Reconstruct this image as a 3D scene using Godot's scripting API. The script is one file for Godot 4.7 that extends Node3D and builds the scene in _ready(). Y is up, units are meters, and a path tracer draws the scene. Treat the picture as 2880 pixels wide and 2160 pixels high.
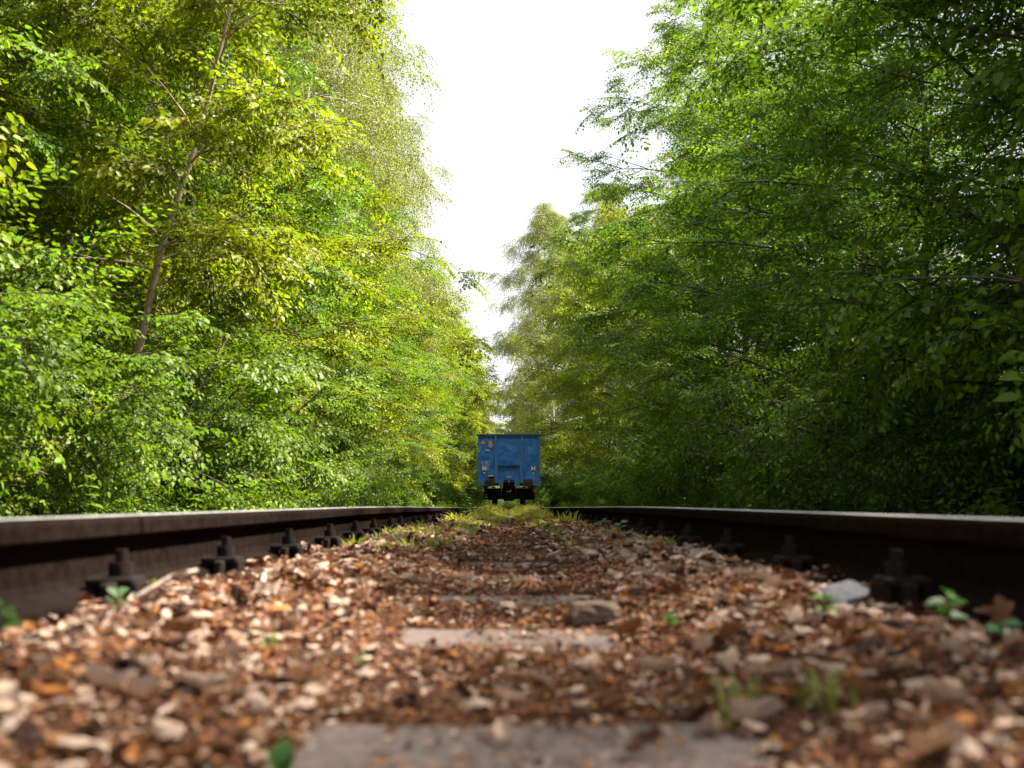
extends Node3D
# A disused railway track through a wood: litter between two rails, a blue open wagon ahead.
# x right, y up, -z ahead; the rail heads lie at y = 0 by the camera. "d" below is the distance ahead (-z).

var taken := {}
var M := {}
var rng := RandomNumberGenerator.new()
var noise := FastNoiseLite.new()
var fine := FastNoiseLite.new()
var sprays := {}

# ------------------------------------------------------------------ mesh builder
class MB:
	var v := PackedVector3Array()
	var n := PackedVector3Array()
	var c := PackedColorArray()
	var ix := PackedInt32Array()
	func vert(p: Vector3, nn: Vector3, col: Color) -> int:
		v.append(p); n.append(nn); c.append(col)
		return v.size() - 1
	func tri(a: Vector3, b: Vector3, d: Vector3, col := Color.WHITE, out := Vector3.ZERO) -> void:
		var nn := (b - a).cross(d - a).normalized()
		if out != Vector3.ZERO and nn.dot(out) < 0.0:
			nn = -nn
			var t := b; b = d; d = t
		var i := v.size()
		v.append(a); v.append(b); v.append(d)
		for k in 3: n.append(nn); c.append(col)
		ix.append(i); ix.append(i + 2); ix.append(i + 1)
	func quad(a: Vector3, b: Vector3, d: Vector3, e: Vector3, col := Color.WHITE, out := Vector3.ZERO) -> void:
		tri(a, b, d, col, out); tri(a, d, e, col, out)
	func box(ctr: Vector3, size: Vector3, bev := 0.0, col := Color.WHITE, basis := Basis.IDENTITY) -> void:
		var h := size * 0.5
		var b: float = min(bev, min(h.x, min(h.y, h.z)) * 0.9)
		for ax in 3:
			var u := (ax + 1) % 3
			var w := (ax + 2) % 3
			for s in [-1.0, 1.0]:
				var q := []
				for k in [[-1, -1], [1, -1], [1, 1], [-1, 1]]:
					var p := Vector3.ZERO
					p[ax] = s * h[ax]; p[u] = k[0] * (h[u] - b); p[w] = k[1] * (h[w] - b)
					q.append(ctr + basis * p)
				var o := Vector3.ZERO; o[ax] = s
				quad(q[0], q[1], q[2], q[3], col, basis * o)
				if b > 0.0:
					for s2 in [-1.0, 1.0]:
						var e := []
						for k in [[0, -1], [0, 1], [1, 1], [1, -1]]:
							var p := Vector3.ZERO
							if k[0] == 0: p[ax] = s * h[ax]; p[u] = s2 * (h[u] - b)
							else: p[ax] = s * (h[ax] - b); p[u] = s2 * h[u]
							p[w] = k[1] * (h[w] - b)
							e.append(ctr + basis * p)
						var o2 := Vector3.ZERO; o2[ax] = s; o2[u] = s2
						quad(e[0], e[1], e[2], e[3], col, basis * o2)
		if b > 0.0:
			for sx in [-1.0, 1.0]:
				for sy in [-1.0, 1.0]:
					for sz in [-1.0, 1.0]:
						tri(ctr + basis * Vector3(sx * h.x, sy * (h.y - b), sz * (h.z - b)), ctr + basis * Vector3(sx * (h.x - b), sy * h.y, sz * (h.z - b)), ctr + basis * Vector3(sx * (h.x - b), sy * (h.y - b), sz * h.z), col, basis * Vector3(sx, sy, sz))
	func tube(pts: Array, radii: Array, sides: int, col := Color.WHITE, caps := false) -> void:
		var first := v.size()
		var up := Vector3.UP
		var m := pts.size()
		for i in m:
			var t: Vector3 = (pts[min(i + 1, m - 1)] - pts[max(i - 1, 0)]).normalized()
			if i == 0:
				up = Vector3.UP if absf(t.y) < 0.9 else Vector3.RIGHT
			var a := t.cross(up).normalized()
			up = a.cross(t).normalized()
			for k in sides:
				var ang := TAU * k / sides
				var o := a * cos(ang) + up * sin(ang)
				vert(pts[i] + o * radii[i], o, col)
		for i in m - 1:
			for k in sides:
				var p := first + i * sides + k
				var q := first + i * sides + (k + 1) % sides
				ix.append_array(PackedInt32Array([p, q, p + sides, q, q + sides, p + sides]))
		if caps:
			for e in [0, m - 1]:
				for k in range(1, sides - 1):
					var b0: int = first + e * sides
					tri(v[b0], v[b0 + k], v[b0 + k + 1], col)
	func join(o: MB, t: Transform3D, cols: PackedColorArray) -> void:
		var first := v.size()
		v.append_array(t * o.v)
		n.append_array(Transform3D(t.basis.orthonormalized(), Vector3.ZERO) * o.n)
		c.append_array(cols)
		var at := ix.size()
		ix.append_array(o.ix)
		for i in range(at, ix.size()): ix[i] += first
	func mesh() -> ArrayMesh:
		var a := []
		a.resize(Mesh.ARRAY_MAX)
		a[Mesh.ARRAY_VERTEX] = v; a[Mesh.ARRAY_NORMAL] = n; a[Mesh.ARRAY_COLOR] = c; a[Mesh.ARRAY_INDEX] = ix
		var me := ArrayMesh.new()
		me.add_surface_from_arrays(Mesh.PRIMITIVE_TRIANGLES, a)
		return me

# ------------------------------------------------------------------ scene helpers
func numbered(called: String) -> String:
	var k: int = taken.get(called, 0)
	taken[called] = k + 1
	return called if k == 0 else "%s_%03d" % [called, k]

func tag(o: Node, label := "", category := "", group := "", kind := "") -> Node:
	if label: o.set_meta("label", label)
	if category: o.set_meta("category", category)
	if group: o.set_meta("group", group)
	if kind: o.set_meta("kind", kind)
	return o

func thing(called: String, label: String, category: String, at := Vector3.ZERO, turn := 0.0, group := "") -> Node3D:
	var o := Node3D.new()
	o.name = numbered(called)
	add_child(o)
	o.position = at
	o.rotation.y = turn
	tag(o, label, category, group)
	return o

func obj(called: String, me: Mesh, mat: Material, parent: Node = null, at := Vector3.ZERO) -> MeshInstance3D:
	var o := MeshInstance3D.new()
	o.mesh = me
	o.material_override = mat
	o.position = at
	if parent == null:
		o.name = numbered(called)
		add_child(o)
	else:
		o.name = called
		parent.add_child(o, true)
	return o

func boxpart(called: String, parent: Node, at: Vector3, size: Vector3, mat: Material, bev := 0.008) -> MeshInstance3D:
	var b := MB.new()
	b.box(Vector3.ZERO, size, bev)
	return obj(called, b.mesh(), mat, parent, at)

func tubepart(called: String, parent: Node, pts: Array, r: float, mat: Material, sides := 8) -> MeshInstance3D:
	var b := MB.new()
	var rr := []
	for p in pts: rr.append(r)
	b.tube(pts, rr, sides, Color.WHITE, true)
	return obj(called, b.mesh(), mat, parent)

func copies(called: String, me: Mesh, mat: Material, where: Array, tints: PackedColorArray, parent: Node = null) -> MultiMeshInstance3D:
	var mm := MultiMesh.new()
	mm.transform_format = MultiMesh.TRANSFORM_3D
	mm.use_colors = true
	mm.mesh = me
	mm.instance_count = where.size()
	for i in where.size():
		mm.set_instance_transform(i, where[i])
		mm.set_instance_color(i, tints[i])
	var o := MultiMeshInstance3D.new()
	o.multimesh = mm
	o.material_override = mat
	if parent == null:
		o.name = numbered(called)
		add_child(o)
	else:
		o.name = called
		parent.add_child(o, true)
	return o

func rr(a: float, b: float) -> float:
	return rng.randf_range(a, b)

func lin(r: float, g: float, b: float) -> Color:
	return Color(r, g, b).linear_to_srgb()

func noisetex(freq: float, ramp: Array, size := 512, octaves := 5, seed_ := 1, kind := FastNoiseLite.TYPE_SIMPLEX_SMOOTH) -> NoiseTexture2D:
	var f := FastNoiseLite.new()
	f.noise_type = kind
	f.frequency = freq
	f.fractal_octaves = octaves
	f.seed = seed_
	var t := NoiseTexture2D.new()
	t.width = size; t.height = size
	t.seamless = true
	t.noise = f
	if ramp.size():
		var g := Gradient.new()
		var off := PackedFloat32Array()
		var col := PackedColorArray()
		for e in ramp:
			off.append(e[0]); col.append(e[1])
		g.offsets = off; g.colors = col
		t.color_ramp = g
	return t

func mat(called: String, albedo: Color, rough := 0.8, metal := 0.0, tex: Texture2D = null, scale := 1.0, bump: Texture2D = null, bump_cm := 0.0, spec := 0.5) -> StandardMaterial3D:
	var m := StandardMaterial3D.new()
	m.resource_name = called
	m.albedo_color = albedo
	m.roughness = rough
	m.metallic = metal
	m.metallic_specular = spec
	if tex: m.albedo_texture = tex
	if bump:
		m.heightmap_enabled = true
		m.heightmap_texture = bump
		m.heightmap_scale = bump_cm
	m.uv1_triplanar = true
	m.uv1_scale = Vector3.ONE * scale
	M[called] = m
	return m

func tinted(called: String, rough: float, back := Color.BLACK, spec := 0.5) -> StandardMaterial3D:
	var m := StandardMaterial3D.new()
	m.resource_name = called
	m.vertex_color_use_as_albedo = true
	m.roughness = rough
	m.metallic_specular = spec
	m.cull_mode = BaseMaterial3D.CULL_DISABLED
	if back != Color.BLACK:
		m.backlight_enabled = true
		m.backlight = back
	M[called] = m
	return m

func materials() -> void:
	var grey := noisetex(0.02, [[0.0, lin(.45, .45, .45)], [0.5, lin(.8, .8, .8)], [1.0, lin(1, 1, 1)]], 512, 5, 3)
	var relief := noisetex(0.03, [], 512, 5, 5)
	mat("steel_worn", lin(.8, .78, .8), 0.42, 0.95, noisetex(0.01, [[0.0, lin(.6, .56, .55)], [0.6, lin(1, 1, 1)]], 512, 4, 9), 3.0)
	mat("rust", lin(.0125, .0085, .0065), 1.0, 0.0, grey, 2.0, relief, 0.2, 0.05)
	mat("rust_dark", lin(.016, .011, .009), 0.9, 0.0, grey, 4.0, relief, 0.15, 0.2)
	mat("concrete", lin(1, 1, 1), 0.9, 0.0, noisetex(0.025, [[0.0, lin(.045, .029, .023)], [0.35, lin(.085, .057, .048)], [0.7, lin(.12, .083, .07)], [1.0, lin(.16, .12, .1)]], 512, 6, 11), 3.0, relief, 0.25)
	mat("stone_grey", lin(.14, .135, .16), 0.8, 0.0, grey, 6.0, relief, 0.2)
	mat("stone_brown", lin(.12, .072, .045), 0.9, 0.0, grey, 6.0, relief, 0.2)
	mat("bark_brown", lin(1, 1, 1), 0.9, 0.0, noisetex(0.03, [[0.0, lin(.045, .032, .022)], [0.5, lin(.12, .09, .065)], [1.0, lin(.21, .165, .125)]], 512, 5, 21), 3.0, relief, 0.8)
	mat("bark_pale", lin(1, 1, 1), 0.75, 0.0, noisetex(0.02, [[0.0, lin(.17, .12, .085)], [0.45, lin(.33, .245, .19)], [1.0, lin(.46, .36, .29)]], 512, 5, 23), 2.5, relief, 0.3)
	mat("bark_dark", lin(1, 1, 1), 0.9, 0.0, noisetex(0.03, [[0.0, lin(.02, .015, .011)], [0.5, lin(.05, .038, .028)], [1.0, lin(.1, .08, .06)]], 512, 5, 25), 3.0, relief, 0.8)
	mat("bark_birch", lin(1, 1, 1), 0.7, 0.0, noisetex(0.025, [[0.0, lin(.03, .026, .022)], [0.3, lin(.08, .07, .06)], [0.4, lin(.45, .42, .38)], [1.0, lin(.68, .66, .62)]], 512, 5, 27), 1.4, relief, 0.3)
	# wagon
	mat("wagon_blue", lin(1, 1, 1), 0.42, 0.0, noisetex(0.012, [[0.0, lin(.02, .16, .62)], [0.4, lin(.024, .18, .68)], [0.65, lin(.03, .2, .72)], [0.85, lin(.05, .26, .76)], [1.0, lin(.08, .32, .78)]], 512, 5, 31), 0.22)
	mat("wagon_blue_post", lin(.09, .27, .58), 0.5, 0.0, grey, 1.0)
	mat("wagon_blue_grimy", lin(.03, .1, .28), 0.6, 0.0, grey, 1.5)
	mat("underframe", lin(.018, .015, .014), 0.85, 0.0, grey, 2.0)
	mat("buffer_rust", lin(.16, .055, .04), 0.7, 0.2, grey, 3.0, relief, 0.1)
	mat("buffer_face", lin(.03, .03, .035), 0.45, 0.3, grey, 3.0)
	mat("wheel_tread", lin(.4, .38, .36), 0.35, 0.9, grey, 3.0)
	mat("paint_white", lin(.8, .8, .78), 0.6)
	mat("paint_cream", lin(.72, .66, .5), 0.6)
	mat("paint_red", lin(.55, .03, .03), 0.5)
	mat("paint_yellow", lin(.75, .42, .06), 0.6)
	mat("paint_orange", lin(.65, .18, .04), 0.6)
	mat("paint_black", lin(.02, .02, .02), 0.6)
	mat("plate_teal", lin(.3, .46, .5), 0.5)
	mat("steel_bare", lin(.4, .36, .35), 0.45, 0.7, grey, 6.0)
	mat("rubber", lin(.02, .02, .02), 0.7)
	# vegetation
	tinted("leaf", 0.5, lin(.9, 1.0, .25), 0.35)
	tinted("dry_leaf", 0.85, lin(.28, .18, .1), 0.3)
	tinted("grass", 0.5, lin(1.0, .95, .3), 0.4)
	tinted("soil", 0.95, Color.BLACK, 0.2)
	var s: StandardMaterial3D = M.soil
	s.albedo_texture = noisetex(0.06, [[0.0, lin(.3, .24, .2)], [0.45, lin(.75, .7, .66)], [0.7, lin(1, 1, 1)], [1.0, lin(1.0, .85, .7)]], 1024, 6, 41)
	s.uv1_triplanar = true
	s.uv1_world_triplanar = true
	s.uv1_scale = Vector3.ONE * 2.2
	s.heightmap_enabled = true
	s.heightmap_texture = relief
	s.heightmap_scale = 1.0
	tinted("green_plain", 0.5, lin(.7, 1.0, .3), 0.5)

# ------------------------------------------------------------------ lie of the land
func dip(d: float) -> float:
	if d <= 5.0: return 0.0
	return -0.15 * (1.0 - exp(-pow((d - 5.0) / 18.0, 1.3)))

var sleeper_d := [0.31, 0.98, 1.77, 2.43, 3.12, 3.82]

func litter_y(x: float, d: float) -> float:
	var ax := absf(x)
	var y := -0.211 + 0.05 * smoothstep(0.12, 0.62, ax) + 0.012 * smoothstep(0.16, 0.3, ax) * (1.0 - smoothstep(0.5, 0.62, ax))
	y += noise.get_noise_2d(x * 260.0, d * 260.0) * 0.018 + fine.get_noise_2d(x * 900.0, d * 900.0) * 0.01
	var near := 9.0
	for s in sleeper_d: near = min(near, absf(d - s))
	var open := 1.0 - smoothstep(0.12, 0.17, near)
	var span: float = 0.17 + 0.08 * noise.get_noise_2d(d * 40.0, 77.0)
	if d < 1.2: span = 0.15 + 0.4 * (span - 0.17)
	if d > 1.2: span *= 0.6
	if d > 2.0: span *= 0.9
	if d > 5.0: span = 0.09
	open *= 1.0 - smoothstep(span, span + 0.1, ax)
	y -= 0.022 * open
	y += 0.008 * (1.0 - open) * smoothstep(1.2, 2.2, d)
	if ax > 0.74:
		y = lerpf(y, -0.3, smoothstep(0.74, 2.2, ax))
	return y + dip(d)

func ground_y(x: float, d: float) -> float:
	return -0.27 + dip(d) + 0.05 * noise.get_noise_2d(x * 18.0, d * 18.0) * smoothstep(2.6, 5.0, absf(x))

# ------------------------------------------------------------------ setting
func build_ground() -> void:
	var b := MB.new()
	var xs := []
	var x := -220.0
	while x <= 220.0:
		xs.append(x)
		x += 1.0 if absf(x) < 18.0 else (4.0 if absf(x) < 50 else 20.0)
	var ds := []
	var d := -60.0
	while d <= 330.0:
		ds.append(d)
		d += 1.5 if d > -8.0 and d < 70.0 else 6.0
	for j in ds.size():
		for i in xs.size():
			var g := noise.get_noise_2d(xs[i] * 60.0, ds[j] * 60.0)
			var c := Color(.07, .05, .03).lerp(Color(.06, .075, .02), clampf(0.4 + g, 0, 1))
			var e := 0.4
			var nn := Vector3(ground_y(xs[i] - e, ds[j]) - ground_y(xs[i] + e, ds[j]), 2 * e, -(ground_y(xs[i], ds[j] - e) - ground_y(xs[i], ds[j] + e))).normalized()
			b.vert(Vector3(xs[i], ground_y(xs[i], ds[j]), -ds[j]), nn, c)
	grid_faces(b, xs.size(), ds.size())
	tag(obj("ground", b.mesh(), M.soil), "", "", "", "structure")
	# the bed between and beside the rails: crumbled litter and humus, its tones unrelated to its relief
	var stain := FastNoiseLite.new()
	stain.seed = 77
	stain.frequency = 0.25
	b = MB.new()
	xs = []
	x = -2.3
	while x <= 2.3001:
		xs.append(x)
		x += 0.012 if absf(x + 0.006) < 0.78 else 0.14
	ds = []
	d = -1.0
	while d <= 66.0:
		ds.append(d)
		d += 0.06 if d < 0.5 else (0.012 if d < 3.0 else (0.03 if d < 7.0 else (0.1 if d < 14.0 else 0.6)))
	for j in ds.size():
		for i in xs.size():
			var px: float = xs[i]
			var pd: float = ds[j]
			var y := litter_y(px, pd)
			var e := 0.008
			var nn := Vector3(-(litter_y(px + e, pd) - y) / e, 1.0, (litter_y(px, pd + e) - y) / e).normalized() if pd < 14.0 else Vector3.UP
			var rot := stain.get_noise_2d(px * 43.0, pd * 43.0)
			var rusty := stain.get_noise_2d(px * 6.0 + 80.0, pd * 6.0)
			var c := Color(.05, .023, .013).lerp(Color(.095, .045, .025), clampf(0.5 + rot, 0, 1))
			c = c.lerp(Color(.11, .05, .02), clampf(rusty * 1.4, 0, 0.6))
			b.vert(Vector3(px, y, -pd), nn, c)
	grid_faces(b, xs.size(), ds.size())
	tag(obj("track_bed", b.mesh(), M.soil), "", "", "", "structure")

func grid_faces(b: MB, w: int, h: int) -> void:
	for j in h - 1:
		for i in w - 1:
			var p := j * w + i
			b.ix.append_array(PackedInt32Array([p, p + w, p + 1, p + 1, p + w, p + w + 1]))

# rail profile (half, from the crown of the head down to the foot), x outwards from the web
func rail_profile() -> Array:
	return [[0.0, 0.0], [0.014, -0.0005], [0.024, -0.002], [0.030, -0.006], [0.0335, -0.013], [0.0335, -0.036], [0.027, -0.043], [0.010, -0.051], [0.007, -0.06], [0.007, -0.105], [0.012, -0.119], [0.04, -0.132], [0.0625, -0.138], [0.0625, -0.149], [0.0, -0.149]]

func sweep_rail(prof: Array, cx: float, d0: float, d1: float) -> ArrayMesh:
	var b := MB.new()
	var ds := []
	var d := d0
	while d < d1 - 0.01:
		ds.append(d)
		d += 1.0 if d < 30 else 4.0
	ds.append(d1)
	for k in prof.size() - 1:
		var p := Vector2(prof[k][0], prof[k][1])
		var q := Vector2(prof[k + 1][0], prof[k + 1][1])
		var nn := Vector3(-(q.y - p.y), q.x - p.x, 0).normalized()
		for i in ds.size() - 1:
			var a := Vector3(cx + p.x, p.y + dip(ds[i]), -ds[i])
			var c := Vector3(cx + q.x, q.y + dip(ds[i]), -ds[i])
			var e := Vector3(cx + q.x, q.y + dip(ds[i + 1]), -ds[i + 1])
			var f := Vector3(cx + p.x, p.y + dip(ds[i + 1]), -ds[i + 1])
			b.quad(a, c, e, f)
	return b.mesh()

func build_rails() -> void:
	var right_half := rail_profile()
	var whole := []
	for k in range(right_half.size() - 1, -1, -1): whole.append([-right_half[k][0], right_half[k][1]])
	for k in range(1, right_half.size()): whole.append(right_half[k])
	var crown := []
	var rest := []
	for i in whole.size():
		if whole[i][1] >= -0.0021: crown.append(whole[i])
	var i0 := whole.find(crown[0])
	var i1 := whole.find(crown[crown.size() - 1])
	var body: Array = whole.slice(i1) + whole.slice(1, i0 + 1)
	for r in [[-1, 1.99, "near the leaning tree"], [1, 2.50, "across from the leaning tree"]]:
		var cx: float = r[0] * 0.751
		for seg in [[-3.0, r[1] - 0.004, "short"], [r[1] + 0.004, 64.0, "long"]]:
			var side := "on the leaning tree's side" if r[0] < 0 else "across from the leaning tree"
			var t := thing("rail", ("long rusty rail running to the wagon " if seg[2] == "long" else "rusty rail ending at the joint ") + side, "rail", Vector3.ZERO, 0.0, "rails of the track")
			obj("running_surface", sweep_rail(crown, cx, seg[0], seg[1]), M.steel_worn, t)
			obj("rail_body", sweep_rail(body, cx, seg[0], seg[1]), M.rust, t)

func make_sleeper() -> Node3D:
	var t := thing("sleeper", "weathered concrete sleeper bare in the middle, half sunk in leaf litter", "sleeper", Vector3.ZERO, 0.0, "concrete sleepers under the rails")
	var b := MB.new()
	var st := [[-1.25, -0.17, .1], [-1.2, -0.165, .11], [-0.5, -0.165, .115], [-0.34, -0.2, .11], [-0.1, -0.206, .108], [0.12, -0.205, .108], [0.34, -0.2, .11], [0.5, -0.165, .115], [1.2, -0.165, .11], [1.25, -0.17, .1]]
	var rings := []
	for s in st:
		var y: float = s[1]
		var w: float = s[2]
		rings.append([Vector3(s[0], -0.36, w + 0.04), Vector3(s[0], y - 0.012, w), Vector3(s[0], y, w - 0.014), Vector3(s[0], y, -w + 0.014), Vector3(s[0], y - 0.012, -w), Vector3(s[0], -0.36, -w - 0.04)])
	for i in rings.size() - 1:
		for k in 5:
			var a: Vector3 = rings[i][k]
			var c: Vector3 = rings[i][k + 1]
			var mid := (a + c) * 0.5 - Vector3(a.x, -0.3, 0)
			b.quad(a, c, rings[i + 1][k + 1], rings[i + 1][k], Color.WHITE, Vector3(0, mid.y, mid.z))
	for e in [0, rings.size() - 1]:
		for k in range(1, 5): b.tri(rings[e][0], rings[e][k], rings[e][k + 1], Color.WHITE, Vector3(-1 if e == 0 else 1, 0, 0))
	obj("body", b.mesh(), M.concrete, t)
	for side in [-1, 1]:
		var cx: float = side * 0.751
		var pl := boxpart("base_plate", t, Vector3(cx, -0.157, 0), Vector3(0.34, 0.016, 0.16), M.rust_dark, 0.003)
		for q in [-1, 1]:
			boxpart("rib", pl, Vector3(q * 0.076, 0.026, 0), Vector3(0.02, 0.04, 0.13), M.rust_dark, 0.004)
			var x: float = cx + q * 0.078
			var clip := MB.new()
			clip.box(Vector3(x - q * 0.008, -0.112, 0), Vector3(0.085, 0.016, 0.062), 0.004)
			clip.box(Vector3(x - q * 0.042, -0.124, 0), Vector3(0.016, 0.018, 0.058), 0.003)
			clip.box(Vector3(x + q * 0.03, -0.13, 0), Vector3(0.018, 0.036, 0.058), 0.003)
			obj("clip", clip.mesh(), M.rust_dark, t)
			var bolt := MB.new()
			bolt.tube([Vector3(x, -0.15, 0), Vector3(x, -0.1, 0)], [0.02, 0.02], 8)
			bolt.tube([Vector3(x, -0.104, 0), Vector3(x, -0.08, 0)], [0.021, 0.021], 6, Color.WHITE, true)
			bolt.tube([Vector3(x, -0.08, 0), Vector3(x, -0.058, 0)], [0.011, 0.011], 8, Color.WHITE, true)
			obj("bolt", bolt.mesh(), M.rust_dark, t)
	return t

func build_sleepers() -> void:
	var first := make_sleeper()
	var d := 3.82
	while d < 40.0:
		d += 0.65 + rr(-0.02, 0.02)
		sleeper_d.append(d)
	for i in sleeper_d.size():
		var t := first
		if i > 0:
			t = first.duplicate()
			t.name = numbered("sleeper")
			add_child(t)
		t.position = Vector3(rr(-0.015, 0.015) if i > 6 else 0.0, dip(sleeper_d[i]), -sleeper_d[i])
		t.rotation.y = rr(-0.012, 0.012)
		if i == 1: t.set_meta("label", "concrete sleeper with the widest bare pinkish top, beside the green sprout")
		elif i == 2: t.set_meta("label", "concrete sleeper with a short bare strip and a brown stone by its edge")
		elif i > 5: t.set_meta("label", "concrete sleeper almost buried under litter and grass")

# ------------------------------------------------------------------ wagon
const WD := 48.2   # distance of the end wall

func build_wagon() -> void:
	var t := thing("freight_wagon", "blue open freight wagon standing on the track between the trees", "wagon", Vector3(0.0, dip(48.0), -WD))
	# panels of the end wall: beaten sheets with real dents
	var dn := FastNoiseLite.new()
	dn.seed = 5; dn.frequency = 0.9; dn.fractal_octaves = 3
	for pnl in [[-1.42, -0.66], [-0.60, 0.60], [0.66, 1.42]]:
		var b := MB.new()
		var nx := 24
		var ny := 40
		var x0: float = pnl[0]
		var x1: float = pnl[1]
		var y0 := 1.22
		var y1 := 3.3
		var f := func(x: float, y: float) -> float:
			var e := sin(PI * (x - x0) / (x1 - x0)) * sin(PI * (y - y0) / (y1 - y0))
			return 0.065 * e * (dn.get_noise_2d(x * 1.3, y * 1.3) + 0.25 * dn.get_noise_2d(x * 4.0 + 30.0, y * 4.0)) + 0.03 * e * (y - 2.3)
		for j in ny + 1:
			for i in nx + 1:
				var x := lerpf(x0, x1, float(i) / nx)
				var y := lerpf(y0, y1, float(j) / ny)
				var z: float = f.call(x, y)
				var dzx: float = (f.call(x + 0.01, y) - z) / 0.01
				var dzy: float = (f.call(x, y + 0.01) - z) / 0.01
				b.vert(Vector3(x, y, z), Vector3(-dzx, -dzy, 1).normalized(), Color.WHITE)
		grid_faces(b, nx + 1, ny + 1)
		obj("end_panel", b.mesh(), M.wagon_blue, t)
	boxpart("end_wall_backing", t, Vector3(0, 2.26, -0.1), Vector3(2.86, 2.08, 0.03), M.wagon_blue_grimy)
	boxpart("top_rail", t, Vector3(0, 3.36, 0.02), Vector3(3.06, 0.085, 0.2), M.wagon_blue_grimy, 0.012)
	boxpart("drip_edge", t, Vector3(0, 3.27, 0.03), Vector3(2.86, 0.09, 0.1), M.wagon_blue_grimy, 0.01)
	for s in [-1, 1]:
		boxpart("corner_post", t, Vector3(s * 1.455, 2.12, 0.0), Vector3(0.07, 2.4, 0.13), M.wagon_blue_post, 0.012)
		boxpart("stanchion", t, Vector3(s * 0.63, 2.66, 0.07), Vector3(0.085, 1.31, 0.12), M.wagon_blue_post, 0.012)
		boxpart("stanchion_foot", t, Vector3(s * 0.595, 1.53, 0.1), Vector3(0.155, 0.96, 0.19), M.wagon_blue_post, 0.015)
	boxpart("ledge", t, Vector3(0, 1.885, 0.11), Vector3(1.03, 0.07, 0.2), M.wagon_blue_grimy, 0.01)
	# headstock with its openings
	for s in [-1, 1]:
		boxpart("headstock", t, Vector3(s * 1.08, 1.07, 0.06), Vector3(0.81, 0.3, 0.22), M.wagon_blue_post, 0.012)
		boxpart("headstock_inner", t, Vector3(s * 0.385, 1.07, 0.08), Vector3(0.25, 0.3, 0.2), M.wagon_blue_post, 0.012)
	boxpart("coupling_beam", t, Vector3(0, 1.14, 0.06), Vector3(0.52, 0.07, 0.16), M.wagon_blue_grimy, 0.01)
	boxpart("coupling_pocket", t, Vector3(0, 1.07, -0.08), Vector3(0.52, 0.34, 0.04), M.underframe, 0.0)
	# buffers
	for s in [-1, 1]:
		var bf := Node3D.new()
		bf.name = "buffer"
		t.add_child(bf, true)
		bf.position = Vector3(s * 0.915, 1.07, 0)
		tubepart("casing", bf, [Vector3(0, 0, 0.16), Vector3(0, 0, 0.44)], 0.12, M.underframe, 16)
		tubepart("plunger", bf, [Vector3(0, 0, 0.4), Vector3(0, 0, 0.58)], 0.085, M.steel_bare, 16)
		for ring in [["head", 0.235, 0.175, 0.58, 0.61, M.buffer_rust], ["face", 0.17, 0.13, 0.606, 0.622, M.buffer_face]]:
			var b := MB.new()
			var pts := []
			for k in 36:
				var a := TAU * k / 36.0
				var ca := cos(a)
				var sa := sin(a)
				pts.append(Vector2(ring[1] * signf(ca) * pow(absf(ca), 0.45), ring[2] * signf(sa) * pow(absf(sa), 0.45)))
			for k in 36:
				var p: Vector2 = pts[k]
				var q: Vector2 = pts[(k + 1) % 36]
				b.quad(Vector3(p.x, p.y, ring[3]), Vector3(q.x, q.y, ring[3]), Vector3(q.x, q.y, ring[4] - 0.008), Vector3(p.x, p.y, ring[4] - 0.008), Color.WHITE, Vector3(p.x, p.y, 0))
				b.quad(Vector3(p.x, p.y, ring[4] - 0.008), Vector3(q.x, q.y, ring[4] - 0.008), Vector3(q.x * .95, q.y * .95, ring[4]), Vector3(p.x * .95, p.y * .95, ring[4]), Color.WHITE, Vector3(p.x, p.y, 0.2))
				b.tri(Vector3(p.x * .95, p.y * .95, ring[4]), Vector3(q.x * .95, q.y * .95, ring[4]), Vector3(0, 0, ring[4] + 0.006), Color.WHITE, Vector3(0, 0, 1))
				b.tri(Vector3(p.x, p.y, ring[3]), Vector3(q.x, q.y, ring[3]), Vector3(0, 0, ring[3]), Color.WHITE, Vector3(0, 0, -1))
			obj(ring[0], b.mesh(), ring[5], bf)
		# shunter's handle under the buffer
		tubepart("shunter_handle", t, [Vector3(s * 0.83 - 0.17, 0.93, 0.2), Vector3(s * 0.83 - 0.155, 0.85, 0.22), Vector3(s * 0.83 - 0.12, 0.81, 0.23), Vector3(s * 0.83 + 0.12, 0.81, 0.23), Vector3(s * 0.83 + 0.155, 0.85, 0.22), Vector3(s * 0.83 + 0.17, 0.93, 0.2)], 0.014, M.steel_bare)
		# step irons
		boxpart("step_iron", t, Vector3(s * 1.23, 0.79, 0.05), Vector3(0.035, 0.26, 0.04), M.paint_cream if s < 0 else M.steel_bare, 0.004)
		boxpart("step_tread", t, Vector3(s * 1.18, 0.655, 0.05), Vector3(0.16, 0.02, 0.2), M.buffer_rust, 0.003)
		# tail board: red and white, with the white disc of its bracket below
		var tb := Node3D.new()
		tb.name = "tail_board"
		t.add_child(tb, true)
		tb.position = Vector3(s * 1.165, 1.77 if s < 0 else 1.76, 0.1)
		boxpart("white_plate", tb, Vector3.ZERO, Vector3(0.19, 0.24, 0.012), M.paint_white, 0.002)
		for q in [-1, 1]:
			var rt := MB.new()
			rt.tri(Vector3(-0.09, q * 0.12, 0.0105), Vector3(0.09, q * 0.12, 0.0105), Vector3(0, q * (0.02 if s > 0 else 0.06), 0.0105), Color.WHITE, Vector3(0, 0, 1))
			obj("red_triangle", rt.mesh(), M.paint_red, tb)
		boxpart("bracket", tb, Vector3(0, -0.15, -0.01), Vector3(0.05, 0.08, 0.012), M.paint_red, 0.003)
		tubepart("white_disc", tb, [Vector3(0, -0.215, -0.01), Vector3(0, -0.215, 0.012)], 0.042, M.paint_white, 18)
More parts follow.
